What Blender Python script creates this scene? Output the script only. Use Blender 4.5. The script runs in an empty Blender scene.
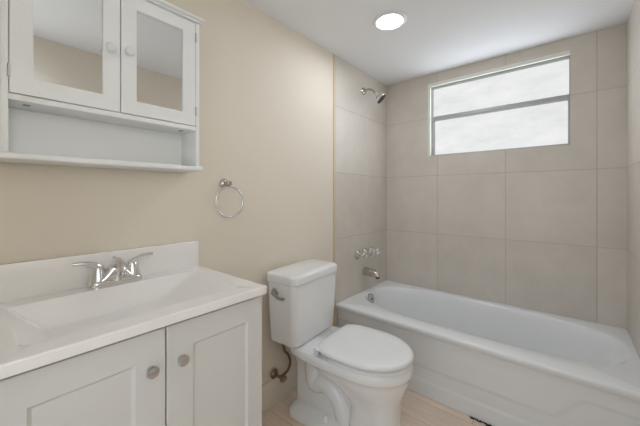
import bpy, bmesh, math, random
from mathutils import Vector, Matrix
random.seed(7)
PI = math.pi
scn = bpy.context.scene
COL = scn.collection

# ------------------------------------------------------------------ camera, world, light, exposure
CAMX, CAMY, CAMZ = 1.2722, -2.4495, 1.17
cam_data = bpy.data.cameras.new('camera')
cam_data.sensor_width = 36.0
cam_data.lens = 295.7 / 640 * 36.0
cam_data.shift_y = -17.83 / 640
cam_data.clip_start = 0.02
cam = bpy.data.objects.new('camera', cam_data)
cam.location = (CAMX, CAMY, CAMZ)
cam.rotation_euler = (PI / 2, 0, math.radians(40.193))
COL.objects.link(cam)
scn.camera = cam

world = bpy.data.worlds.new('world')
scn.world = world
world.use_nodes = True
wb = world.node_tree.nodes['Background']
wb.inputs['Color'].default_value = (0.95, 0.98, 1.0, 1)
wb.inputs['Strength'].default_value = 0.3


def area(name, loc, rot, sx, sy, energy, color=(1, 1, 1), shape='RECTANGLE'):
    l = bpy.data.lights.new(name, 'AREA')
    l.shape = shape
    l.size = sx
    l.size_y = sy
    l.energy = energy
    l.color = color
    o = bpy.data.objects.new(name, l)
    o.location = loc
    o.rotation_euler = rot
    COL.objects.link(o)
    return o


DOORWAY_FILL_W, BOUNCE_FILL_W, WINDOW_W, WINDOW_GLOW, DOWNLIGHT_W = 10.0, 6.8, 2.7, 0.84, 3.5
# added fill lamp, unseen beyond the doorway, to brighten the room evenly
area('doorway_fill', (0.98, -3.25, 1.25), (PI / 2, 0, 0), 1.3, 2.1, DOORWAY_FILL_W, (0.86, 0.98, 1.10))
# added fill lamp out of frame, bounced off the right wall for softer light
fl = area('wall_bounce_fill', (0.72, -2.53, 1.25), (0, 0, 0), 0.35, 0.12, BOUNCE_FILL_W, (0.86, 0.98, 1.10))
fl.rotation_euler = Vector((0.90, -0.06, 0.20)).to_track_quat('-Z', 'Y').to_euler()
fl.data.spread = math.radians(75)
# daylight coming in through the frosted window
area('window_daylight', (0.825, 0.018, 1.785), (-PI / 2, 0, 0), 0.86, 0.54, WINDOW_W, (0.88, 0.98, 1.09))

vs = scn.view_settings
scn.display_settings.display_device = 'sRGB'
vs.view_transform = 'Standard'
vs.look = 'None'
vs.gamma = 1.0
vs.use_curve_mapping = False
vs.exposure = 0.08


# ------------------------------------------------------------------ materials
def srgb(r, g, b):
    f = lambda c: (c / 255 / 12.92) if c / 255 <= 0.04045 else ((c / 255 + 0.055) / 1.055) ** 2.4
    return (f(r), f(g), f(b), 1)


def mat(name, col, rough=0.5, metal=0.0, noise=0.0, nscale=8.0, spec=0.5, coat=0.0, bump=0.0, bscale=200.0):
    m = bpy.data.materials.new(name)
    m.use_nodes = True
    nt = m.node_tree
    b = nt.nodes['Principled BSDF']
    b.inputs['Base Color'].default_value = col
    b.inputs['Roughness'].default_value = rough
    b.inputs['Metallic'].default_value = metal
    b.inputs['Specular IOR Level'].default_value = spec
    b.inputs['Coat Weight'].default_value = coat
    b.inputs['Coat Roughness'].default_value = 0.05
    g = nt.nodes.new('ShaderNodeNewGeometry')
    if noise > 0:
        n = nt.nodes.new('ShaderNodeTexNoise')
        n.inputs['Scale'].default_value = nscale
        n.inputs['Detail'].default_value = 4
        nt.links.new(g.outputs['Position'], n.inputs['Vector'])
        mr = nt.nodes.new('ShaderNodeMapRange')
        mr.inputs['From Min'].default_value = 0.3
        mr.inputs['From Max'].default_value = 0.7
        mr.inputs['To Min'].default_value = 1 - noise
        mr.inputs['To Max'].default_value = 1 + noise
        nt.links.new(n.outputs['Fac'], mr.inputs['Value'])
        mx = nt.nodes.new('ShaderNodeMix')
        mx.data_type = 'RGBA'
        mx.blend_type = 'MULTIPLY'
        mx.inputs['Factor'].default_value = 1
        mx.inputs['A'].default_value = col
        nt.links.new(mr.outputs['Result'], mx.inputs['B'])
        nt.links.new(mx.outputs['Result'], b.inputs['Base Color'])
    if bump > 0:
        n2 = nt.nodes.new('ShaderNodeTexNoise')
        n2.inputs['Scale'].default_value = bscale
        nt.links.new(g.outputs['Position'], n2.inputs['Vector'])
        bp = nt.nodes.new('ShaderNodeBump')
        bp.inputs['Strength'].default_value = bump
        bp.inputs['Distance'].default_value = 0.002
        nt.links.new(n2.outputs['Fac'], bp.inputs['Height'])
        nt.links.new(bp.outputs['Normal'], b.inputs['Normal'])
    return m


TS = 0.4735          # tile pitch
TZ0 = 0.382          # a horizontal grout line


def tile_mat(name, axis):
    """large square porcelain tiles; axis = horizontal world axis that carries the vertical joints (or None)"""
    m = bpy.data.materials.new(name)
    m.use_nodes = True
    nt = m.node_tree
    N, L = nt.nodes, nt.links
    b = N['Principled BSDF']
    b.inputs['Roughness'].default_value = 0.38
    g = N.new('ShaderNodeNewGeometry')
    sep = N.new('ShaderNodeSeparateXYZ')
    L.new(g.outputs['Position'], sep.inputs[0])

    def joint(sock, off):
        a = N.new('ShaderNodeMath'); a.operation = 'SUBTRACT'; a.inputs[1].default_value = off - 50 * TS
        L.new(sock, a.inputs[0])
        d = N.new('ShaderNodeMath'); d.operation = 'MODULO'; d.inputs[1].default_value = TS
        L.new(a.outputs[0], d.inputs[0])
        e = N.new('ShaderNodeMath'); e.operation = 'SUBTRACT'; e.inputs[1].default_value = TS / 2
        L.new(d.outputs[0], e.inputs[0])
        f = N.new('ShaderNodeMath'); f.operation = 'ABSOLUTE'
        L.new(e.outputs[0], f.inputs[0])
        h = N.new('ShaderNodeMapRange')
        h.inputs['From Min'].default_value = TS / 2 - 0.0035
        h.inputs['From Max'].default_value = TS / 2 - 0.0015
        L.new(f.outputs[0], h.inputs['Value'])
        fl = N.new('ShaderNodeMath'); fl.operation = 'DIVIDE'; fl.inputs[1].default_value = TS
        L.new(a.outputs[0], fl.inputs[0])
        fl2 = N.new('ShaderNodeMath'); fl2.operation = 'FLOOR'
        L.new(fl.outputs[0], fl2.inputs[0])
        return h.outputs[0], fl2.outputs[0]

    jz, cz = joint(sep.outputs['Z'], TZ0)
    cell = N.new('ShaderNodeCombineXYZ')
    L.new(cz, cell.inputs['Z'])
    if axis:
        jx, cx = joint(sep.outputs[axis], 0.924)
        L.new(cx, cell.inputs['X'])
        mx = N.new('ShaderNodeMath'); mx.operation = 'MAXIMUM'
        L.new(jz, mx.inputs[0]); L.new(jx, mx.inputs[1])
        j = mx.outputs[0]
    else:
        j = jz
    wn = N.new('ShaderNodeTexWhiteNoise')
    L.new(cell.outputs[0], wn.inputs['Vector'])
    n = N.new('ShaderNodeTexNoise')
    n.inputs['Scale'].default_value = 5.0
    n.inputs['Detail'].default_value = 6
    n.inputs['Roughness'].default_value = 0.62
    L.new(g.outputs['Position'], n.inputs['Vector'])
    cr = N.new('ShaderNodeValToRGB')
    cr.color_ramp.elements[0].position = 0.3
    cr.color_ramp.elements[0].color = TILE_A
    cr.color_ramp.elements[1].position = 0.75
    cr.color_ramp.elements[1].color = TILE_B
    L.new(n.outputs['Fac'], cr.inputs['Fac'])
    mr = N.new('ShaderNodeMapRange')
    mr.inputs['To Min'].default_value = 0.965
    mr.inputs['To Max'].default_value = 1.03
    L.new(wn.outputs['Value'], mr.inputs['Value'])
    mul = N.new('ShaderNodeMix'); mul.data_type = 'RGBA'; mul.blend_type = 'MULTIPLY'
    mul.inputs['Factor'].default_value = 1
    L.new(cr.outputs['Color'], mul.inputs['A']); L.new(mr.outputs['Result'], mul.inputs['B'])
    fin = N.new('ShaderNodeMix'); fin.data_type = 'RGBA'
    fin.inputs['B'].default_value = GROUT
    L.new(j, fin.inputs['Factor'])
    L.new(mul.outputs['Result'], fin.inputs['A'])
    L.new(fin.outputs['Result'], b.inputs['Base Color'])
    bp = N.new('ShaderNodeBump')
    bp.inputs['Strength'].default_value = 0.5
    bp.inputs['Distance'].default_value = 0.002
    bp.invert = True
    L.new(j, bp.inputs['Height'])
    L.new(bp.outputs['Normal'], b.inputs['Normal'])
    return m


def wood_floor_mat(name):
    m = bpy.data.materials.new(name)
    m.use_nodes = True
    nt = m.node_tree
    N, L = nt.nodes, nt.links
    b = N['Principled BSDF']
    b.inputs['Roughness'].default_value = 0.45
    g = N.new('ShaderNodeNewGeometry')
    mp = N.new('ShaderNodeMapping')
    mp.inputs['Scale'].default_value = (1, 1, 1)
    mp.inputs['Location'].default_value = (0.31, 0.043, 0)
    L.new(g.outputs['Position'], mp.inputs['Vector'])
    br = N.new('ShaderNodeTexBrick')
    br.offset = 0.37
    br.inputs['Color1'].default_value = (0.25, 0.25, 0.25, 1)
    br.inputs['Color2'].default_value = (0.8, 0.8, 0.8, 1)
    br.inputs['Mortar'].default_value = (0, 0, 0, 1)
    br.inputs['Scale'].default_value = 1.0
    br.inputs['Mortar Size'].default_value = 0.0012
    br.inputs['Mortar Smooth'].default_value = 0.2
    br.inputs['Brick Width'].default_value = 1.2
    br.inputs['Row Height'].default_value = 0.15
    L.new(mp.outputs[0], br.inputs['Vector'])
    mp2 = N.new('ShaderNodeMapping')
    mp2.inputs['Scale'].default_value = (2.0, 26.0, 1)
    L.new(g.outputs['Position'], mp2.inputs['Vector'])
    off = N.new('ShaderNodeVectorMath'); off.operation = 'MULTIPLY_ADD'
    off.inputs[1].default_value = (9, 9, 9)
    L.new(br.outputs['Color'], off.inputs[0]); L.new(mp2.outputs[0], off.inputs[2])
    n = N.new('ShaderNodeTexNoise')
    n.inputs['Scale'].default_value = 1.6
    n.inputs['Detail'].default_value = 7
    n.inputs['Roughness'].default_value = 0.65
    n.inputs['Distortion'].default_value = 0.6
    L.new(off.outputs[0], n.inputs['Vector'])
    cr = N.new('ShaderNodeValToRGB')
    e = cr.color_ramp.elements
    e[0].position = 0.28; e[0].color = WOOD_D
    e[1].position = 0.72; e[1].color = WOOD_L
    L.new(n.outputs['Fac'], cr.inputs['Fac'])
    tone = N.new('ShaderNodeMapRange')
    tone.inputs['To Min'].default_value = 0.9
    tone.inputs['To Max'].default_value = 1.06
    L.new(br.outputs['Color'], tone.inputs['Value'])
    mul = N.new('ShaderNodeMix'); mul.data_type = 'RGBA'; mul.blend_type = 'MULTIPLY'
    mul.inputs['Factor'].default_value = 1
    L.new(cr.outputs['Color'], mul.inputs['A']); L.new(tone.outputs['Result'], mul.inputs['B'])
    fin = N.new('ShaderNodeMix'); fin.data_type = 'RGBA'
    fin.inputs['B'].default_value = srgb(168, 144, 126)
    L.new(br.outputs['Fac'], fin.inputs['Factor'])
    L.new(mul.outputs['Result'], fin.inputs['A'])
    L.new(fin.outputs['Result'], b.inputs['Base Color'])
    return m


def frosted_mat(name):
    """obscured glass lit by the day behind it, a little streaked"""
    m = bpy.data.materials.new(name)
    m.use_nodes = True
    nt = m.node_tree
    N, L = nt.nodes, nt.links
    b = N['Principled BSDF']
    b.inputs['Base Color'].default_value = (0.08, 0.08, 0.08, 1)
    b.inputs['Roughness'].default_value = 0.6
    b.inputs['Specular IOR Level'].default_value = 0.2
    g = N.new('ShaderNodeNewGeometry')
    mp = N.new('ShaderNodeMapping')
    mp.inputs['Scale'].default_value = (3.0, 1, 7)
    L.new(g.outputs['Position'], mp.inputs['Vector'])
    n = N.new('ShaderNodeTexNoise')
    n.inputs['Scale'].default_value = 1.3
    n.inputs['Detail'].default_value = 8
    n.inputs['Roughness'].default_value = 0.7
    L.new(mp.outputs[0], n.inputs['Vector'])
    cr = N.new('ShaderNodeValToRGB')
    e = cr.color_ramp.elements
    e[0].position = 0.28; e[0].color = (0.78, 0.78, 0.78, 1)
    e[1].position = 0.46; e[1].color = (0.86, 0.865, 0.87, 1)
    x = cr.color_ramp.elements.new(0.7); x.color = (0.96, 0.96, 0.965, 1)
    L.new(n.outputs['Fac'], cr.inputs['Fac'])
    L.new(cr.outputs['Color'], b.inputs['Emission Color'])
    b.inputs['Emission Strength'].default_value = 1.0
    return m


def glow_mat(name, strength, col=(1, 1, 1, 1)):
    m = bpy.data.materials.new(name)
    m.use_nodes = True
    b = m.node_tree.nodes['Principled BSDF']
    b.inputs['Base Color'].default_value = (0.8, 0.8, 0.8, 1)
    b.inputs['Emission Color'].default_value = col
    b.inputs['Emission Strength'].default_value = strength
    return m


def acrylic_mat(name):
    m = bpy.data.materials.new(name)
    m.use_nodes = True
    b = m.node_tree.nodes['Principled BSDF']
    b.inputs['Base Color'].default_value = (0.97, 0.97, 0.97, 1)
    b.inputs['Roughness'].default_value = 0.06
    b.inputs['Transmission Weight'].default_value = 0.9
    b.inputs['IOR'].default_value = 1.45
    return m


TILE_A = srgb(210, 201, 190)
TILE_B = srgb(222, 213, 202)
GROUT = srgb(198, 187, 177)
WOOD_D = srgb(222, 199, 180)
WOOD_L = srgb(244, 226, 210)
M = dict(
    paint=mat('beige_wall_paint', srgb(233, 222, 206), 0.75, noise=0.012, nscale=3, bump=0.08, bscale=160),
    ceiling=mat('white_ceiling_paint', srgb(240, 240, 241), 0.9, bump=0.05, bscale=140),
    trim_paint=mat('cream_trim_paint', srgb(232, 224, 208), 0.45, noise=0.01),
    edge=mat('beige_tile_edge', srgb(214, 196, 166), 0.5, noise=0.02),
    tile_x=None, tile_plain=None,
    floor=wood_floor_mat('pale_oak_planks'),
    cab=mat('white_cabinet_paint', srgb(223, 221, 218), 0.38, noise=0.006),
    cab_wall=mat('white_satin_paint', srgb(243, 243, 242), 0.4, noise=0.006),
    marble=mat('white_cultured_marble', srgb(246, 242, 239), 0.16, noise=0.008, coat=0.3),
    porcelain=mat('white_porcelain', srgb(243, 243, 243), 0.1, noise=0.004, coat=0.5),
    seat=mat('white_seat_plastic', srgb(243, 243, 243), 0.22, noise=0.004),
    enamel=mat('white_tub_enamel', srgb(241, 242, 243), 0.16, noise=0.005, coat=0.4),
    lever=mat('satin_chrome_lever', (0.52, 0.52, 0.53, 1), 0.2, 1.0, noise=0.02),
    chrome=mat('polished_chrome', (0.80, 0.80, 0.80, 1), 0.09, 1.0, noise=0.01),
    knob=mat('satin_nickel_knob', (0.66, 0.66, 0.67, 1), 0.22, 1.0, noise=0.02),
    nickel=mat('brushed_nickel', (0.54, 0.50, 0.46, 1), 0.18, 1.0, noise=0.02),
    steel=mat('satin_hinge_steel', (0.55, 0.55, 0.55, 1), 0.35, 1.0, noise=0.02),
    alu=mat('mill_aluminium', srgb(186, 188, 188), 0.45, 0.3, noise=0.03),
    sill=mat('white_window_paint', srgb(238, 240, 228), 0.5, noise=0.02),
    mirror=mat('mirror_glass', (0.84, 0.85, 0.85, 1), 0.0, 1.0, noise=0.002),
    plastic=mat('white_knob_plastic', srgb(236, 236, 236), 0.3, noise=0.004),
    brass=mat('tarnished_brass', srgb(158, 140, 120), 0.2, 1.0, noise=0.12, nscale=40),
    hose=mat('braided_brown_hose', srgb(128, 108, 88), 0.4, 0.7, noise=0.25, nscale=260),
    dark=mat('dark_rubber', srgb(38, 38, 38), 0.5, noise=0.05),
    gap=mat('dark_gap', srgb(60, 58, 56), 0.7, noise=0.05),
    cap=mat('grey_screw_cap', srgb(150, 150, 150), 0.5, noise=0.03),
    dirt=mat('dark_crumbled_caulk', srgb(52, 50, 46), 0.9, noise=0.3, nscale=120),
    acrylic=acrylic_mat('clear_acrylic'),
    pane=frosted_mat('frosted_daylit_glass'),
    lens=glow_mat('lit_led_lens', 3.0, (1, 0.99, 0.97, 1)),
)
M['tile_x'] = tile_mat('porcelain_tile_back', 'X')
M['tile_plain'] = tile_mat('porcelain_tile_side', None)


# ------------------------------------------------------------------ mesh helpers
def obj(name, bm, m, parent=None, smooth=32.0, mats=None):
    bmesh.ops.recalc_face_normals(bm, faces=bm.faces[:])
    lim = math.radians(smooth)
    for f in bm.faces:
        f.smooth = True
    for e in bm.edges:
        if len(e.link_faces) == 2:
            if e.calc_face_angle(0) > lim:
                e.smooth = False
        else:
            e.smooth = False
    me = bpy.data.meshes.new(name)
    bm.to_mesh(me)
    bm.free()
    for mm in (mats or [m]):
        me.materials.append(mm)
    o = bpy.data.objects.new(name, me)
    COL.objects.link(o)
    if parent:
        o.parent = parent
        o.matrix_parent_inverse = parent_world(parent).inverted()
    return o


def parent_world(p):
    mw = p.matrix_basis.copy()
    if p.parent:
        mw = parent_world(p.parent) @ p.matrix_parent_inverse @ mw
    return mw


def tag(o, label, cat, group=None):
    o['label'] = label
    o['category'] = cat
    if group:
        o['group'] = group
    return o


def thing(name, loc, label, cat, group=None):
    o = bpy.data.objects.new(name, None)
    o.empty_display_size = 0.05
    o.location = loc
    COL.objects.link(o)
    return tag(o, label, cat, group)


def struct(name, bm, m, parent=None, mats=None):
    o = obj(name, bm, m, parent, mats=mats)
    if parent is None:
        o['kind'] = 'structure'
    return o


def box(bm, x0, x1, y0, y1, z0, z1, bev=0.0, seg=2, mi=0):
    vs_ = [bm.verts.new(p) for p in ((x0, y0, z0), (x1, y0, z0), (x1, y1, z0), (x0, y1, z0),
                                     (x0, y0, z1), (x1, y0, z1), (x1, y1, z1), (x0, y1, z1))]
    fs = []
    for q in ((0, 3, 2, 1), (4, 5, 6, 7), (0, 1, 5, 4), (1, 2, 6, 5), (2, 3, 7, 6), (3, 0, 4, 7)):
        f = bm.faces.new([vs_[i] for i in q])
        f.material_index = mi
        fs.append(f)
    if bev > 0:
        es = list({e for f in fs for e in f.edges})
        bmesh.ops.bevel(bm, geom=es, offset=bev, segments=seg, profile=0.5, affect='EDGES')
    return bm


def bx(*a, **k):
    return box(bmesh.new(), *a, **k)


def loft(bm, rings, cap0=True, cap1=True, closed=True):
    vr = [[bm.verts.new(p) for p in r] for r in rings]
    n = len(vr[0])
    for a, b in zip(vr, vr[1:]):
        for i in range(n if closed else n - 1):
            j = (i + 1) % n
            bm.faces.new((a[i], a[j], b[j], b[i]))
    if cap0:
        bm.faces.new(vr[0][::-1])
    if cap1:
        bm.faces.new(vr[-1])
    return bm


def frame_of(d):
    d = d.normalized()
    up = Vector((0, 0, 1)) if abs(d.z) < 0.9 else Vector((0, 1, 0))
    a = d.cross(up).normalized()
    return a, a.cross(d).normalized()


def tube(bm, pts, rad, n=16, cap=True, flat=None):
    """swept tube; rad scalar or list; flat = (scale_a, scale_b) optional"""
    pts = [Vector(p) for p in pts]
    if not isinstance(rad, (list, tuple)):
        rad = [rad] * len(pts)
    rings = []
    a_prev = None
    for i, p in enumerate(pts):
        d = (pts[min(i + 1, len(pts) - 1)] - pts[max(i - 1, 0)]).normalized()
        if a_prev is None:
            a, b = frame_of(d)
        else:
            a = (a_prev - d * a_prev.dot(d)).normalized()
            b = a.cross(d).normalized()
        a_prev = a
        sa, sb = flat[i] if isinstance(flat, list) else (flat or (1, 1))
        rings.append([p + a * (math.cos(t) * rad[i] * sa) + b * (math.sin(t) * rad[i] * sb)
                      for t in (2 * PI * k / n for k in range(n))])
    return loft(bm, rings, cap, cap)


def spline(pts, k=8):
    P = [Vector(p) for p in pts]
    P = [P[0] * 2 - P[1]] + P + [P[-1] * 2 - P[-2]]
    out = []
    for i in range(1, len(P) - 2):
        for s in range(k):
            t = s / k
            a, b, c, d = P[i - 1:i + 3]
            out.append(0.5 * ((2 * b) + (c - a) * t + (2 * a - 5 * b + 4 * c - d) * t * t + (3 * b - a - 3 * c + d) * t ** 3))
    out.append(P[-2])
    return out


def lathe(bm, origin, axis, prof, n=32, cap0=True, cap1=True):
    """prof = list of (distance along axis, radius)"""
    o = Vector(origin)
    d = Vector(axis).normalized()
    a, b = frame_of(d)
    rings = [[o + d * h + a * (r * math.cos(2 * PI * k / n)) + b * (r * math.sin(2 * PI * k / n)) for k in range(n)]
             for h, r in prof]
    return loft(bm, rings, cap0, cap1)


def superellipse(cx, cy, ax, ay, e, n, z):
    r = []
    for k in range(n):
        t = 2 * PI * k / n
        c, s = math.cos(t), math.sin(t)
        r.append((cx + ax * math.copysign(abs(c) ** (2 / e), c), cy + ay * math.copysign(abs(s) ** (2 / e), s), z))
    return r


# ================================================================== THE ROOM
RW, CH = 1.524, 2.165
YF = -2.62                                   # wall with the doorway behind the camera
TY = -0.772                                  # front end of the tiled alcove

struct('floor', bx(-0.12, RW + 0.12, YF - 1.2, 0.12, -0.06, 0.0), M['floor'])
struct('ceiling', bx(-0.12, RW + 0.12, YF - 0.1, 0.12, CH, CH + 0.06), M['ceiling'])

bm = bmesh.new()                             # painted length and, a tile's thickness prouder, the tiled end
box(bm, -0.12, -0.010, YF, TY, 0, CH, mi=0)
box(bm, -0.12, 0.0, TY, 0.0, 0, CH, mi=1)
for v in bm.verts:
    if abs(v.co.x + 0.010) < 1e-6:
        v.co.x = -0.004
struct('wall_left', bm, None, mats=[M['paint'], M['tile_plain']])

bm = bmesh.new()
box(bm, RW, RW + 0.12, YF, TY, 0, CH, mi=0)
box(bm, RW, RW + 0.12, TY, 0.0, 0, CH, mi=1)
struct('wall_right', bm, None, mats=[M['paint'], M['tile_plain']])

WX0, WX1, WZ0, WZ1 = 0.374, 1.274, 1.490, 2.088
bm = bmesh.new()
box(bm, -0.12, WX0, 0, 0.12, 0, CH)
box(bm, WX1, RW + 0.12, 0, 0.12, 0, CH)
box(bm, WX0, WX1, 0, 0.12, 0, WZ0)
box(bm, WX0, WX1, 0, 0.12, WZ1, CH)
struct('wall_back', bm, M['tile_x'])

bm = bmesh.new()
DX0, DX1, DZ = 0.60, 1.40, 2.03
box(bm, -0.12, DX0, YF - 0.1, YF, 0, CH)
box(bm, DX1, RW + 0.12, YF - 0.1, YF, 0, CH)
box(bm, DX0, DX1, YF - 0.1, YF, DZ, CH)
struct('wall_front', bm, M['paint'])

# tile edge strip
struct('trim_1', bx(-0.004, 0.0015, TY - 0.024, TY - 0.0005, 0.0, CH - 0.0005, bev=0.0015), M['edge'])


def baseboard(name, x_wall, sgn, y0, y1):
    prof = [(0, 0), (0.014, 0), (0.014, 0.098), (0.011, 0.106), (0.011, 0.114), (0.006, 0.126), (0.005, 0.136), (0, 0.136)]
    r0 = [(x_wall + sgn * a, y0, z) for a, z in prof]
    r1 = [(x_wall + sgn * a, y1, z) for a, z in prof]
    return struct(name, loft(bmesh.new(), [r0, r1]), M['trim_paint'])


baseboard('baseboard_left', -0.004, 1, -1.790, TY - 0.0245)
baseboard('baseboard_right', RW, -1, YF, TY)

# window ----------------------------------------------------------------
w = bpy.data.objects.new('window_1', None)
w.location = ((WX0 + WX1) / 2, 0.05, WZ0)
w['kind'] = 'structure'
COL.objects.link(w)
bm = bmesh.new()
box(bm, WX0, WX0 + 0.020, -0.003, 0.115, WZ0, WZ1, bev=0.001)
obj('window_jamb', bm, M['sill'], w)
bm = bmesh.new()
box(bm, WX0 + 0.020, WX1, -0.003, 0.115, WZ1 - 0.026, WZ1, bev=0.001)
obj('window_head', bm, M['sill'], w)
fx0, fx1, fz0, fz1 = WX0 + 0.020, WX1, WZ0, WZ1 - 0.026
zm = 1.795
bm = bmesh.new()
FY0, FY1 = 0.022, 0.062
box(bm, fx0, fx0 + 0.009, FY0, FY1, fz0, fz1, bev=0.001)
box(bm, fx1 - 0.005, fx1, FY0, FY1, fz0, fz1, bev=0.001)
box(bm, fx0 + 0.009, fx1 - 0.005, FY0, FY1, fz1 - 0.012, fz1, bev=0.001)
box(bm, fx0 + 0.009, fx1 - 0.005, FY0 - 0.006, FY1, fz0, fz0 + 0.011, bev=0.001)
obj('window_frame', bm, M['alu'], w)
bm = bmesh.new()
box(bm, fx0 + 0.009, fx1 - 0.005, FY0 - 0.004, FY1, zm - 0.013, zm + 0.021, bev=0.002)
obj('meeting_rail', bm, M['alu'], w)
bm = bmesh.new()
box(bm, fx0 + 0.009, fx0 + 0.024, FY0 + 0.004, FY1 - 0.006, fz0 + 0.011, zm - 0.013, bev=0.001)
box(bm, fx1 - 0.011, fx1 - 0.005, FY0 + 0.004, FY1 - 0.006, fz0 + 0.011, zm - 0.013, bev=0.001)
obj('sash_frame', bm, M['alu'], w)
p1 = obj('pane', bx(fx0 + 0.009, fx1 - 0.005, 0.050, 0.055, zm + 0.021, fz1 - 0.012), M['pane'], w)
p2 = obj('pane', bx(fx0 + 0.024, fx1 - 0.011, 0.044, 0.049, fz0 + 0.011, zm - 0.013), M['pane'], w)
M['pane'].node_tree.nodes['Principled BSDF'].inputs['Emission Strength'].default_value = WINDOW_GLOW
obj('window_sill', bx(WX0 + 0.020, WX1, 0.062, 0.115, WZ0 - 0.0, WZ0 + 0.006), M['sill'], w)

# recessed downlight in the ceiling --------------------------------------
LX, LY = 0.488, -0.907


def downlight(x, y, label):
    t = thing('recessed_downlight', (x, y, CH), label, 'ceiling light', 'recessed ceiling lights')
    obj('trim_ring', lathe(bmesh.new(), (x, y, CH), (0, 0, -1),
                           [(0.0005, 0.095), (0.003, 0.095), (0.010, 0.084), (0.012, 0.078), (0.010, 0.072), (0.0005, 0.070)],
                           48, True, True), M['plastic'], t)
    obj('lens', lathe(bmesh.new(), (x, y, CH), (0, 0, -1), [(0.001, 0.0695), (0.0045, 0.0695), (0.0055, 0.06)], 48), M['lens'], t)
    l = bpy.data.lights.new('downlight_beam', 'AREA')
    l.shape = 'DISK'
    l.size = 0.13
    l.energy = DOWNLIGHT_W
    l.color = (0.90, 0.98, 1.08)
    o = bpy.data.objects.new('downlight_beam', l)
    o.location = (x, y, CH - 0.007)
    COL.objects.link(o)
    o.parent = t
    o.matrix_parent_inverse = parent_world(t).inverted()
    return t


downlight(LX, LY, 'round white recessed ceiling light glowing above the toilet and tub')

# ================================================================== BATHTUB
RIM = 0.397
tub = thing('bathtub', (RW / 2, -0.386, 0), 'white alcove bathtub with a curved-step apron under the frosted window', 'bathtub')
TX0, TX1, TYF, TYB = 0.0012, RW - 0.0006, -0.768, -0.0012
cxm, cym = 0.775, -0.355


def outer_pts(x0, x1, y0, y1, nx=40, ny=20):
    P = []
    for i in range(nx): P.append((x0 + (x1 - x0) * i / nx, y0))
    for i in range(ny): P.append((x1, y0 + (y1 - y0) * i / ny))
    for i in range(nx): P.append((x1 - (x1 - x0) * i / nx, y1))
    for i in range(ny): P.append((x0, y1 - (y1 - y0) * i / ny))
    return P


OP = outer_pts(TX0, TX1, TYF, TYB)
ANG = [math.atan2((y - cym), (x - cxm)) for x, y in OP]


def basin_ring(x0, x1, y0, y1, e, z):
    """superellipse around (cxm,cym) with separate half axes on each side, sampled at ANG"""
    r = []
    for t in ANG:
        c, s = math.cos(t), math.sin(t)
        ax = (x1 - cxm) if c > 0 else (cxm - x0)
        ay = (y1 - cym) if s > 0 else (cym - y0)
        k = (abs(c / ax) ** e + abs(s / ay) ** e) ** (-1 / e)
        r.append((cxm + c * k, cym + s * k, z))
    return r


def clampring(z, ins):
    return [(x, max(y, TYF + ins) if y < -0.4 else y, z) for x, y in OP]


rings = [clampring(RIM - 0.040, 0.012), clampring(RIM - 0.024, 0.001), clampring(RIM - 0.010, 0.0), clampring(RIM - 0.003, 0.003), clampring(RIM, 0.009),
         basin_ring(0.045, 1.500, -0.655, -0.048, 3.1, RIM + 0.000),
         basin_ring(0.052, 1.492, -0.648, -0.055, 3.1, RIM - 0.003),
         basin_ring(0.060, 1.480, -0.640, -0.063, 3.1, RIM - 0.012),
         basin_ring(0.068, 1.462, -0.632, -0.070, 3.1, RIM - 0.040),
         basin_ring(0.085, 1.400, -0.618, -0.085, 3.2, RIM - 0.130),
         basin_ring(0.105, 1.330, -0.600, -0.102, 3.3, RIM - 0.230),
         basin_ring(0.130, 1.270, -0.575, -0.125, 3.4, 0.110),
         basin_ring(0.165, 1.215, -0.540, -0.160, 3.4, 0.082),
         basin_ring(0.230, 1.130, -0.480, -0.220, 3.2, 0.072),
         basin_ring(0.500, 0.950, -0.400, -0.300, 2.5, 0.070)]
obj('basin', loft(bmesh.new(), rings, False, True), M['enamel'], tub, smooth=50)


def smooth01(t):
    t = min(max(t, 0), 1)
    return t * t * (3 - 2 * t)


def apron_y(x, z):
    # the shallow step low on the apron climbs at both ends
    lift = 0.115 * (smooth01((x - 1.20) / 0.13) + smooth01((0.324 - x) / 0.13))
    zs = 0.168 + lift
    y = -0.744
    y += -0.004 * smooth01((z - 0.30) / 0.08)
    y += 0.006 * (1 - smooth01((z - zs + 0.014) / 0.024))        # sets back below the step line
    y -= 0.0045 * (1 - smooth01((z - 0.078) / 0.016))             # foot ledge stands out again
    return y


bm = bmesh.new()
NX, NZ = 120, 64
zs_ = [0.001 + (RIM - 0.034) * j / NZ for j in range(NZ + 1)]
grid = [[bm.verts.new((TX0 + (TX1 - TX0) * i / NX, apron_y(TX0 + (TX1 - TX0) * i / NX, z), z)) for i in range(NX + 1)] for z in zs_]
for j in range(NZ):
    for i in range(NX):
        bm.faces.new((grid[j][i], grid[j][i + 1], grid[j + 1][i + 1], grid[j + 1][i]))
back = [[bm.verts.new((TX0 + (TX1 - TX0) * i / NX, -0.700, z)) for i in range(NX + 1)] for z in (zs_[0], zs_[-1])]
for i in range(NX):
    bm.faces.new((back[0][i], back[1][i], back[1][i + 1], back[0][i + 1]))
    bm.faces.new((grid[0][i], back[0][i], back[0][i + 1], grid[0][i + 1]))
    bm.faces.new((grid[NZ][i], grid[NZ][i + 1], back[1][i + 1], back[1][i]))
obj('apron', bm, M['enamel'], tub, smooth=60)
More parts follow.
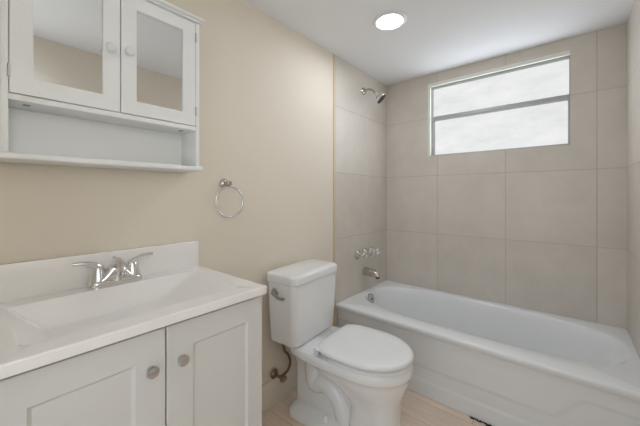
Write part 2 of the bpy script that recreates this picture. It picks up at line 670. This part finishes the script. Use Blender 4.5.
# overflow plate on the sloping end, floor drain
ov = Vector((0.078, -0.412, 0.354))
nrm = Vector((1, 0, 0.16)).normalized()
op = obj('overflow_plate', lathe(bmesh.new(), ov, nrm, [(-0.020, 0.040), (0.004, 0.040), (0.009, 0.035), (0.010, 0.024), (0.008, 0.010)], 36), M['lever'], tub)
obj('screw', lathe(bmesh.new(), ov + nrm * 0.010, nrm, [(0, 0.006), (0.003, 0.005), (0.004, 0.002)], 14), M['gap'], op)
obj('drain', lathe(bmesh.new(), (0.30, -0.36, 0.0705), (0, 0, 1), [(0, 0.034), (0.004, 0.032), (0.005, 0.022), (0.002, 0.018)], 28), M['chrome'], tub)

# crumbled caulk at the foot of the apron
bm = bmesh.new()
for k in range(34):
    u = random.random()
    x = 0.870 + 0.19 * u
    wdt = 0.009 * math.sin(PI * min(1, u * 1.15 + 0.05)) + 0.003
    y = -0.7435 - random.random() * (0.003 + wdt * 1.3)
    a, b, c = 0.002 + random.random() * 0.008, 0.0012 + random.random() * 0.003, 0.001 + random.random() * 0.004
    n0 = len(bm.verts)
    box(bm, x - a, x + a, y - b, y + b, 0.0003, c + 0.0003, bev=0.0005, seg=1)
o = obj('caulk_crumbs', bm, M['dirt'])
tag(o, 'dark crumbled caulk along the foot of the tub apron', 'caulk debris')
o['kind'] = 'stuff'

# ------------------------------------------------------------------ tub spout
SY, SZ = -0.385, 0.556
sp = thing('tub_spout', (0, SY, SZ), 'chrome tub spout on the tile wall below the three taps', 'spout')
bm = bmesh.new()
pts = [(0.001, SY, SZ), (0.012, SY, SZ), (0.05, SY, SZ - 0.002), (0.09, SY, SZ - 0.006), (0.120, SY, SZ - 0.014), (0.132, SY, SZ - 0.026)]
tube(bm, pts, [0.034, 0.033, 0.030, 0.027, 0.023, 0.014], 24)
obj('spout_body', bm, M['nickel'], sp, smooth=50)
obj('outlet', lathe(bmesh.new(), (0.117, SY, SZ - 0.020), (0.18, 0, -1), [(0, 0.016), (0.020, 0.016), (0.022, 0.012)], 20), M['gap'], sp)
obj('diverter_knob', lathe(bmesh.new(), (0.104, SY, SZ + 0.010), (0, 0, 1), [(0, 0.004), (0.010, 0.004), (0.011, 0.008), (0.017, 0.008), (0.019, 0.005)], 16), M['chrome'], sp)

# three wall taps
for yv, where in ((-0.492, 'nearest the toilet'), (-0.388, 'middle of the three'), (-0.286, 'nearest the window wall')):
    zv = 0.706
    t = thing('tub_tap', (0, yv, zv), 'clear acrylic tub tap on a chrome flange, ' + where, 'tap', 'wall taps above the tub spout')
    obj('flange', lathe(bmesh.new(), (0.0005, yv, zv), (1, 0, 0), [(0, 0.035), (0.004, 0.035), (0.009, 0.031), (0.018, 0.018), (0.028, 0.012), (0.03, 0.010)], 28), M['nickel'], t)
    obj('stem', lathe(bmesh.new(), (0.0305, yv, zv), (1, 0, 0), [(0, 0.0085), (0.012, 0.0085), (0.013, 0.012), (0.017, 0.012)], 18), M['chrome'], t)
    bm = bmesh.new()                                     # lobed clear knob
    n = 40
    prof = [(0.048, 0.012), (0.051, 0.020), (0.058, 0.0235), (0.070, 0.0235), (0.076, 0.020), (0.078, 0.012)]
    loft(bm, [[(h, yv + r * (1 + 0.10 * math.cos(5 * a)) * math.cos(a), zv + r * (1 + 0.10 * math.cos(5 * a)) * math.sin(a))
               for a in (2 * PI * k / n for k in range(n))] for h, r in prof])
    obj('knob', bm, M['acrylic'], t, smooth=40)
    obj('index_cap', lathe(bmesh.new(), (0.0782, yv, zv), (1, 0, 0), [(0, 0.0105), (0.003, 0.0105), (0.004, 0.006)], 18), M['chrome'], t)

# shower head
HY, HZ = -0.402, 2.008
sh = thing('shower_head', (0, HY, HZ), 'chrome shower head on a bent arm, high on the tile wall', 'shower head')
obj('flange', lathe(bmesh.new(), (0.0005, HY, HZ), (1, 0, 0), [(0, 0.030), (0.004, 0.030), (0.010, 0.025), (0.014, 0.012)], 28), M['nickel'], sh)
arm = spline([(0.008, HY, HZ), (0.05, HY, HZ + 0.004), (0.085, HY, HZ - 0.012), (0.112, HY, HZ - 0.046)], 6)
obj('arm', tube(bmesh.new(), arm, 0.0085, 16), M['nickel'], sh)
hd = Vector((0.66, 0.28, -0.70)).normalized()
ho = Vector(arm[-1])
head = obj('spray_head', lathe(bmesh.new(), ho - hd * 0.004, hd,
                               [(0, 0.011), (0.012, 0.014), (0.020, 0.013), (0.026, 0.019), (0.040, 0.037), (0.052, 0.046), (0.064, 0.047), (0.067, 0.044)], 36), M['chrome'], sh)
obj('spray_face', lathe(bmesh.new(), ho + hd * 0.0632, hd, [(0, 0.043), (0.003, 0.041), (0.004, 0.02)], 36), M['dark'], head)

# ================================================================== TOILET
TCY, BCY = -1.233, -1.227
wc = thing('toilet', (0.12, BCY, 0), 'white two-piece toilet with closed lid between the vanity and the tub', 'toilet')


def rrect(cx, cy, hx, hy, r, z, n=8):
    P = []
    for sx, sy, a0 in ((1, 1, 0), (-1, 1, PI / 2), (-1, -1, PI), (1, -1, 3 * PI / 2)):
        for k in range(n + 1):
            a = a0 + PI / 2 * k / n
            P.append((cx + sx * (hx - r) + r * math.cos(a), cy + sy * (hy - r) + r * math.sin(a), z))
    return P


# tank: narrower at its foot, bowed front
def tank_ring(z, hx, hy, r, xb=0.024):
    P = rrect(xb + hx, TCY, hx, hy, r, z, 8)
    out = []
    for x, y, zz in P:
        bow = 0.016 * (1 - ((y - TCY) / hy) ** 2) * max(0, (x - xb) / (2 * hx)) ** 2
        out.append((x + bow, y, zz))
    return out


tk = [tank_ring(0.396, 0.083, 0.166, 0.03), tank_ring(0.402, 0.090, 0.178, 0.03), tank_ring(0.43, 0.093, 0.183, 0.03),
      tank_ring(0.55, 0.096, 0.191, 0.03), tank_ring(0.66, 0.098, 0.197, 0.03), tank_ring(0.717, 0.098, 0.199, 0.03)]
obj('tank', loft(bmesh.new(), tk), M['porcelain'], wc)
tl = [tank_ring(0.718, 0.100, 0.200, 0.028, 0.020), tank_ring(0.721, 0.104, 0.205, 0.030, 0.018), tank_ring(0.752, 0.104, 0.205, 0.030, 0.018),
      tank_ring(0.760, 0.102, 0.203, 0.030, 0.019), tank_ring(0.765, 0.096, 0.196, 0.026, 0.022), tank_ring(0.767, 0.082, 0.182, 0.022, 0.030)]
obj('tank_lid', loft(bmesh.new(), tl), M['porcelain'], wc, smooth=45)
# lever on the near end of the tank
ly = TCY - 0.1965
lv = obj('flush_lever', lathe(bmesh.new(), (0.088, ly + 0.004, 0.668), (0, -1, 0), [(0, 0.024), (0.006, 0.024), (0.010, 0.020), (0.012, 0.012), (0.018, 0.010)], 28), M['lever'], wc)
pts = spline([(0.082, ly - 0.014, 0.673), (0.102, ly - 0.017, 0.662), (0.126, ly - 0.018, 0.650), (0.152, ly - 0.017, 0.649), (0.166, ly - 0.016, 0.654)], 6)
nn = len(pts)
obj('paddle', tube(bmesh.new(), pts, [0.016 - 0.0105 * (i / (nn - 1)) ** 0.7 for i in range(nn)], 16, flat=(0.45, 1)), M['lever'], lv, smooth=60)


# bowl: loft of egg-shaped rings from the floor up
def egg(z, xb, xf, w, e_b=2.6, e_f=2.1, cx=None, n=64):
    if cx is None:
        cx = xb + (xf - xb) * 0.52
    r = []
    for k in range(n):
        t = 2 * PI * k / n
        c, s = math.cos(t), math.sin(t)
        e = e_f if c > 0 else e_b
        ax = (xf - cx) if c > 0 else (cx - xb)
        r.append((cx + ax * math.copysign(abs(c) ** (2 / e), c), BCY + w * math.copysign(abs(s) ** (2 / e), s), z))
    return r


bm = bmesh.new()
front = [egg(0.002, 0.440, 0.670, 0.106, 5, 2.8), egg(0.020, 0.444, 0.670, 0.104, 5, 2.8), egg(0.10, 0.452, 0.670, 0.100, 5, 2.7), egg(0.175, 0.455, 0.672, 0.100, 4, 2.6),
         egg(0.215, 0.42, 0.678, 0.108, 3.4, 2.4), egg(0.250, 0.36, 0.690, 0.128, 3.0, 2.2), egg(0.285, 0.30, 0.705, 0.150, 2.8, 2.1),
         egg(0.320, 0.23, 0.717, 0.164, 3.0, 2.1, 0.48), egg(0.344, 0.16, 0.723, 0.170, 4.0, 2.1, 0.49), egg(0.350, 0.115, 0.727, 0.176, 5, 2.1, 0.50), egg(0.356, 0.104, 0.729, 0.179, 5, 2.1, 0.50),
         egg(0.382, 0.104, 0.729, 0.179, 5, 2.1, 0.50),
         egg(0.390, 0.108, 0.726, 0.176, 5, 2.1, 0.50), egg(0.394, 0.118, 0.718, 0.168, 5, 2.1, 0.50)]
loft(bm, front)
obj('bowl', bm, M['porcelain'], wc, smooth=60)
# narrow shelf that carries the tank
bm = bmesh.new()
dk = []
for z, hx0, hx1, hy, r in ((0.300, 0.090, 0.40, 0.085, 0.04), (0.330, 0.060, 0.40, 0.105, 0.05), (0.372, 0.046, 0.40, 0.118, 0.05), (0.3945, 0.046, 0.30, 0.118, 0.05)):
    dk.append(rrect((hx0 + hx1) / 2, BCY, (hx1 - hx0) / 2, hy, r, z, 8))
loft(bm, dk)
obj('tank_shelf', bm, M['porcelain'], wc, smooth=60)
# waist web between pedestal and wall, foot, trapway
bm = bmesh.new()
wb_ = [rrect((0.105 + 0.52) / 2, BCY, (0.52 - 0.105) / 2, hy, 0.03, z) for z, hy in ((0.0015, 0.066), (0.20, 0.066), (0.27, 0.074), (0.325, 0.100))]
loft(bm, wb_)
obj('pedestal_web', bm, M['porcelain'], wc, smooth=60)
bm = bmesh.new()
ft = [rrect(0.30, BCY, 0.212, 0.134, 0.06, 0.001), rrect(0.30, BCY, 0.212, 0.134, 0.06, 0.018), rrect(0.30, BCY, 0.209, 0.130, 0.06, 0.026),
      rrect(0.302, BCY, 0.198, 0.112, 0.05, 0.042), rrect(0.305, BCY, 0.185, 0.092, 0.05, 0.058), rrect(0.31, BCY, 0.17, 0.065, 0.045, 0.064)]
loft(bm, ft)
obj('foot', bm, M['porcelain'], wc, smooth=60)
for sgn in (-1, 1):
    yy = BCY + sgn * 0.046
    tp = spline([(0.222, yy, 0.320), (0.224, yy, 0.235), (0.238, yy, 0.182), (0.285, yy, 0.197), (0.335, yy, 0.190), (0.385, yy, 0.150), (0.412, yy, 0.085), (0.418, yy, 0.040)], 8)
    obj('trapway', tube(bmesh.new(), tp, [0.050] * len(tp), 24, flat=(1.0, 0.96)), M['porcelain'], wc, smooth=60)
    obj('bolt_cap', lathe(bmesh.new(), (0.330, BCY + sgn * 0.096, 0.044), (0, 0, 1), [(0, 0.015), (0.012, 0.0145), (0.022, 0.011), (0.027, 0.005)], 20), M['seat'], wc)


# seat and lid
def seat_ring(z, ins, xb=0.306, xf=0.732):
    return egg(z, xb + ins, xf - ins, 0.182 - ins, 5.0, 2.03, cx=0.505)


st = [seat_ring(0.3945, 0.010, 0.352), seat_ring(0.396, 0.006, 0.352), seat_ring(0.4065, 0.006, 0.352), seat_ring(0.4100, 0.011, 0.352)]
obj('seat', loft(bmesh.new(), st), M['seat'], wc, smooth=50)
ld = [seat_ring(0.4205, 0.002), seat_ring(0.4212, 0.000), seat_ring(0.430, -0.001), seat_ring(0.437, 0.003), seat_ring(0.441, 0.012), seat_ring(0.443, 0.05), seat_ring(0.444, 0.12)]
lid = obj('lid', loft(bmesh.new(), ld), M['seat'], wc, smooth=40)
for sgn in (-1, 1):                                       # cheeks of the lid at the hinge
    bm = bmesh.new()
    ya, yb = BCY + sgn * 0.095, BCY + sgn * 0.168
    loft(bm, [[(0.298, ya, 0.3945), (0.316, ya, 0.3945), (0.316, ya, 0.430), (0.300, ya, 0.430)],
              [(0.304, yb - sgn * 0.010, 0.3945), (0.330, yb + sgn * 0.004, 0.3945), (0.344, yb + sgn * 0.009, 0.430), (0.306, yb - sgn * 0.006, 0.430)]])
    bmesh.ops.bevel(bm, geom=bm.edges[:], offset=0.002, segments=2, affect='EDGES', profile=0.5)
    obj('hinge_cheek', bm, M['seat'], lid, smooth=50)
obj('hinge_bar', bx(0.297, 0.316, BCY - 0.0945, BCY + 0.0945, 0.3948, 0.4202, bev=0.003), M['seat'], wc)

# it stands a little askew to the wall
wc.rotation_euler = (0, 0, math.radians(4.8))
wc.location.x += 0.003

# supply valve and hose
sv = thing('water_supply_valve', (-0.004, -1.362, 0.168), 'tarnished supply valve with a curved hose, on the wall behind the toilet', 'water valve')
vy, vz = -1.352, 0.172
obj('escutcheon', lathe(bmesh.new(), (0.0105, vy, vz), (1, 0, 0), [(0, 0.026), (0.003, 0.026), (0.008, 0.016), (0.012, 0.010)], 24), M['brass'], sv)
bm = bmesh.new()
tube(bm, [(0.018, vy, vz), (0.075, vy, vz)], 0.0085, 16)
tube(bm, [(0.062, vy, vz), (0.062, vy + 0.030, vz + 0.004)], 0.0095, 16)
obj('valve_body', bm, M['brass'], sv)
bm = bmesh.new()
loft(bm, [[(h, vy + r * 1.0 * math.cos(a), vz + r * 0.62 * math.sin(a)) for a in (2 * PI * k / 28 for k in range(28))]
          for h, r in ((0.076, 0.012), (0.079, 0.022), (0.086, 0.024), (0.092, 0.021), (0.094, 0.012))])
obj('valve_handle', bm, M['brass'], sv, smooth=50)
hp = spline([(0.062, vy + 0.026, vz + 0.004), (0.066, vy + 0.052, vz + 0.020), (0.078, vy + 0.058, vz + 0.062), (0.084, vy + 0.040, vz + 0.112), (0.082, vy + 0.012, vz + 0.150), (0.082, vy + 0.004, vz + 0.190)], 8)
obj('hose', tube(bmesh.new(), hp, 0.0075, 14), M['hose'], sv, smooth=60)
obj('coupling_nut', lathe(bmesh.new(), (0.082, vy + 0.004, vz + 0.185), (0, 0, 1), [(0, 0.010), (0.004, 0.014), (0.030, 0.0155), (0.0365, 0.0155)], 8), M['brass'], sv)

# ================================================================== VANITY
VY0, VY1 = -2.417, -1.795
VXF = 0.437                                              # front of the box, doors stand 18 mm proud
van = thing('bathroom_vanity', (0.23, (VY0 + VY1) / 2, 0), 'white two-door vanity cabinet with round nickel knobs, left of the toilet', 'vanity')
bm = bmesh.new()
box(bm, 0.012, VXF, VY0, VY0 + 0.016, 0.0, 0.833, bev=0.001)
box(bm, 0.012, VXF, VY1 - 0.016, VY1, 0.0, 0.833, bev=0.001)
box(bm, 0.012, 0.020, VY0 + 0.016, VY1 - 0.016, 0.10, 0.833)
box(bm, 0.012, VXF - 0.002, VY0 + 0.016, VY1 - 0.016, 0.09, 0.106)
box(bm, VXF - 0.062, VXF - 0.046, VY0 + 0.016, VY1 - 0.016, 0.0, 0.09)
box(bm, VXF - 0.018, VXF - 0.002, VY0 + 0.016, VY1 - 0.016, 0.70, 0.755)
obj('cabinet_body', bm, M['cab'], van)


def panel_door(name, parent, y0, y1, z0, z1, x0, x1, stile, rail, m, depth=0.006, stile_r=None, hole=False):
    """shaker frame facing +x with a recessed panel (or a through opening)"""
    bm = bmesh.new()
    sr = stile_r or stile
    a0, a1, b0, b1 = y0 + stile, y1 - sr, z0 + rail, z1 - rail
    r = 0.0015

    def q(x, p0, p1, q0, q1):
        return [(x, p0, q0), (x, p1, q0), (x, p1, q1), (x, p0, q1)]
    R = [q(x0, y0, y1, z0, z1), q(x1 - r, y0, y1, z0, z1), q(x1, y0 + r, y1 - r, z0 + r, z1 - r), q(x1, a0 - r, a1 + r, b0 - r, b1 + r), q(x1 - r, a0, a1, b0, b1)]
    if hole:
        R += [q(x0, a0, a1, b0, b1), R[0]]
        loft(bm, R, False, False)
        bmesh.ops.remove_doubles(bm, verts=bm.verts[:], dist=1e-6)
    else:
        g = 0.006
        R += [q(x1 - depth, a0 + g, a1 - g, b0 + g, b1 - g)]
        loft(bm, R, True, True)
    return obj(name, bm, m, parent, smooth=20)


DZ0, DZ1 = 0.105, 0.8215
ymid = -2.1145
for y0, y1, st_l, st_r, ky, kz in ((VY0 + 0.001, ymid - 0.0018, 0.040, 0.072, ymid - 0.040, 0.727), (ymid + 0.0018, VY1 - 0.001, 0.072, 0.060, ymid + 0.037, 0.724)):
    d = panel_door('door', van, y0, y1, DZ0, DZ1, VXF + 0.001, VXF + 0.020, st_l, 0.072, M['cab'], stile_r=st_r)
    kx = VXF + 0.0195
    obj('knob', lathe(bmesh.new(), (kx, ky, kz), (1, 0, 0), [(0, 0.008), (0.003, 0.0075), (0.010, 0.006), (0.014, 0.009), (0.017, 0.0145), (0.021, 0.0155), (0.025, 0.0135), (0.027, 0.008)], 28), M['knob'], d)

# one-piece top with sunk basin and backsplash
CT, CB = 0.861, 0.835
CX0, CX1, CY0, CY1 = 0.0, 0.484, -2.432, -1.797
top = thing('vanity_top', (0.24, (CY0 + CY1) / 2, CB), 'white vanity countertop with a sunk rectangular basin and backsplash', 'countertop')
bxm, bym = 0.255, -2.120


def rect_perim(x0, x1, y0, y1, nx=24, ny=32):
    return outer_pts(x0, x1, y0, y1, nx, ny)


CP = rect_perim(CX0, CX1, CY0, CY1)
CA = [math.atan2(y - bym, x - bxm) for x, y in CP]


def bring(x0, x1, y0, y1, e, z):
    r = []
    for x, y in CP:
        u = 2 * (x - CX0) / (CX1 - CX0) - 1
        v = 2 * (y - CY0) / (CY1 - CY0) - 1
        k = (abs(u) ** e + abs(v) ** e) ** (-1 / e)
        r.append(((x0 + x1) / 2 + u * k * (x1 - x0) / 2, (y0 + y1) / 2 + v * k * (y1 - y0) / 2, z))
    return r


def cring(z, ins):
    return [(min(x, CX1 - ins), min(max(y, CY0 + ins), CY1 - ins), z) for x, y in CP]


rings = [cring(CB, 0.001), cring(CB + 0.001, 0), cring(CT - 0.003, 0), cring(CT - 0.001, 0.001), cring(CT, 0.003),
         bring(0.094, 0.420, -2.388, -1.852, 30, CT), bring(0.096, 0.417, -2.385, -1.856, 30, CT - 0.0015),
         bring(0.099, 0.413, -2.380, -1.862, 30, CT - 0.006),
         bring(0.114, 0.392, -2.325, -1.970, 26, CT - 0.066), bring(0.122, 0.382, -2.310, -1.995, 18, CT - 0.077),
         bring(0.138, 0.362, -2.290, -2.020, 10, CT - 0.081), bring(0.200, 0.300, -2.180, -2.070, 3, CT - 0.086),
         bring(0.234, 0.276, -2.141, -2.099, 2, CT - 0.087)]
obj('counter_slab', loft(bmesh.new(), rings, False, False), M['marble'], top, smooth=24)
obj('backsplash', bx(0.0, 0.019, CY0, CY1, CT - 0.002, 0.968, bev=0.003, seg=3), M['marble'], top)
obj('drain', lathe(bmesh.new(), (0.255, -2.120, CT - 0.089), (0, 0, 1), [(0, 0.021), (0.003, 0.0215), (0.004, 0.019), (0.002, 0.015)], 28), M['chrome'], top)

# faucet
FX, FY = 0.052, -2.118
fa = thing('bathroom_faucet', (FX, FY, CT), 'chrome two-lever faucet on the vanity top behind the basin', 'faucet')
bm = bmesh.new()
base = []
for z, hx, hy, r in ((CT + 0.0005, 0.027, 0.081, 0.024), (CT + 0.012, 0.027, 0.081, 0.024), (CT + 0.018, 0.025, 0.079, 0.023), (CT + 0.022, 0.020, 0.073, 0.019)):
    base.append(rrect(FX, FY, hx, hy, r, z, 8))
loft(bm, base)
obj('base_plate', bm, M['chrome'], fa, smooth=50)
for sgn in (-1, 1):
    hy = FY + sgn * 0.051
    h = obj('lever_handle', lathe(bmesh.new(), (FX, hy, CT + 0.020), (0, 0, 1), [(0, 0.026), (0.004, 0.0255), (0.020, 0.021), (0.034, 0.018), (0.046, 0.015), (0.054, 0.009)], 28), M['chrome'], fa, smooth=50)
    lp = spline([(FX, hy - sgn * 0.006, CT + 0.058), (FX, hy + sgn * 0.010, CT + 0.072), (FX, hy + sgn * 0.036, CT + 0.083), (FX - 0.002, hy + sgn * 0.068, CT + 0.086)], 6)
    nn = len(lp)
    obj('lever', tube(bmesh.new(), lp, [0.0145 - 0.006 * i / (nn - 1) for i in range(nn)], 16, flat=[(1.0, 1.0 - 0.4 * i / (nn - 1)) for i in range(nn)]), M['chrome'], h, smooth=60)
sp_ = spline([(FX - 0.004, FY, CT + 0.016), (FX - 0.002, FY, CT + 0.046), (FX + 0.010, FY, CT + 0.066), (FX + 0.034, FY, CT + 0.070), (FX + 0.060, FY, CT + 0.058), (FX + 0.074, FY, CT + 0.044)], 6)
nn = len(sp_)
obj('spout', tube(bmesh.new(), sp_, [0.030 - 0.013 * (i / (nn - 1)) ** 0.8 for i in range(nn)], 28, flat=[(1.15 - 0.15 * i / (nn - 1), 0.72) for i in range(nn)]), M['chrome'], fa, smooth=60)
bm = bmesh.new()
loft(bm, [rrect(FX + 0.003, FY, 0.024, 0.064, 0.022, CT + 0.0215), rrect(FX + 0.003, FY, 0.024, 0.050, 0.021, CT + 0.031), rrect(FX + 0.003, FY, 0.024, 0.038, 0.021, CT + 0.044), rrect(FX + 0.004, FY, 0.022, 0.029, 0.019, CT + 0.058), rrect(FX + 0.004, FY, 0.016, 0.020, 0.014, CT + 0.068)])
obj('spout_shoulder', bm, M['chrome'], fa, smooth=60)
obj('aerator', lathe(bmesh.new(), sp_[-1], (0.45, 0, -1), [(-0.004, 0.0110), (0.006, 0.0110), (0.0075, 0.009)], 20), M['lever'], fa)
obj('lift_rod', lathe(bmesh.new(), (FX - 0.019, FY, CT + 0.020), (0, 0, 1), [(0, 0.0025), (0.060, 0.0025), (0.061, 0.005), (0.068, 0.006), (0.073, 0.003)], 14), M['chrome'], fa)

# ================================================================== WALL CABINET
KY0, KY1 = -2.3985, -1.8505
XB, XF = 0.0, 0.128
cabz0, cabz1 = 1.285, 1.860
wc2 = thing('wall_cabinet', (0.06, (KY0 + KY1) / 2, 1.268), 'white wall cabinet with two mirrored doors over an open shelf, above the vanity', 'wall cabinet')
obj('side_panel', bx(XB - 0.003, XF, KY0, KY0 + 0.015, cabz0, cabz1, bev=0.001), M['cab_wall'], wc2)
obj('side_panel', bx(XB - 0.003, XF, KY1 - 0.015, KY1, cabz0, cabz1, bev=0.001), M['cab_wall'], wc2)
obj('back_panel', bx(XB - 0.003, XB + 0.006, KY0 + 0.015, KY1 - 0.015, cabz0, cabz1), M['cab_wall'], wc2)
obj('bottom_shelf', bx(XB - 0.003, XF + 0.014, KY0 - 0.012, KY1 + 0.010, 1.267, 1.285, bev=0.005, seg=3), M['cab_wall'], wc2)
obj('middle_shelf', bx(XB + 0.006, XF - 0.001, KY0 + 0.015, KY1 - 0.015, 1.428, 1.444, bev=0.001), M['cab_wall'], wc2)
bm = bmesh.new()
box(bm, XB - 0.003, XF + 0.010, KY0 - 0.008, KY1 + 0.006, cabz1, cabz1 + 0.006, bev=0.002)
box(bm, XB - 0.003, XF + 0.022, KY0 - 0.014, KY1 + 0.012, cabz1 + 0.006, cabz1 + 0.017, bev=0.004, seg=3)
obj('top_board', bm, M['cab_wall'], wc2)
for y in (-2.345, -1.905):
    obj('screw_cap', lathe(bmesh.new(), (0.085, y, 1.4282), (0, 0, -1), [(0, 0.0085), (0.002, 0.0085), (0.003, 0.006)], 18), M['cap'], wc2)
KM = -2.125
for y0, y1, sl, sr, ky, kz, hy in ((KY0 + 0.0165, KM - 0.0012, 0.047, 0.048, KM - 0.033, 1.645, KY0 + 0.0155), (KM + 0.0012, KY1 - 0.0165, 0.047, 0.050, KM + 0.021, 1.652, KY1 - 0.0155)):
    z0, z1 = 1.4465, 1.8575
    d = panel_door('door', wc2, y0, y1, z0, z1, XF - 0.017, XF - 0.0003, sl, 0.048, M['cab_wall'], stile_r=sr, hole=True)
    obj('mirror', bx(XF - 0.013, XF - 0.0065, y0 + sl + 0.0003, y1 - sr - 0.0003, z0 + 0.0483, z1 - 0.0483), M['mirror'], d)
    obj('knob', lathe(bmesh.new(), (XF - 0.0005, ky, kz), (1, 0, 0), [(0, 0.0085), (0.003, 0.008), (0.010, 0.0075), (0.014, 0.011), (0.018, 0.0145), (0.023, 0.0145), (0.027, 0.011), (0.028, 0.006)], 26), M['plastic'], d)
    for hz in (1.505, 1.800):
        obj('hinge', lathe(bmesh.new(), (XF + 0.001, hy, hz - 0.018), (0, 0, 1), [(0, 0.002), (0.001, 0.0032), (0.035, 0.0032), (0.036, 0.002)], 12), M['steel'], d)

# ================================================================== TOWEL RING
RY, RZ = -1.658, 1.226
tr = thing('towel_ring', (-0.004, RY, RZ), 'chrome towel ring on the beige wall above the toilet', 'towel ring')
bm = bmesh.new()
lathe(bm, (-0.0035, RY, RZ), (1, 0, 0), [(0, 0.024), (0.004, 0.024), (0.009, 0.020), (0.014, 0.011), (0.040, 0.009)], 28)
lathe(bm, (0.038, RY, RZ), (1, 0, 0), [(-0.006, 0.010), (0, 0.0125), (0.008, 0.0125), (0.013, 0.008)], 24)
obj('mount', bm, M['nickel'], tr)
R_ = 0.072
rc = Vector((0.040, RY + 0.004, RZ - 0.016 - R_))
bm = bmesh.new()
n, m_ = 64, 12
rr = 0.005
rings = []
for k in range(n):
    a = 2 * PI * k / n
    c = rc + Vector((0, math.sin(a) * R_, math.cos(a) * R_))
    e = Vector((0, math.sin(a), math.cos(a)))
    rings.append([c + e * (rr * math.cos(b)) + Vector((1, 0, 0)) * (rr * math.sin(b)) for b in (2 * PI * q / m_ for q in range(m_))])
rings.append(rings[0])
loft(bm, rings, False, False)
bmesh.ops.remove_doubles(bm, verts=bm.verts[:], dist=1e-5)
obj('ring', bm, M['chrome'], tr)
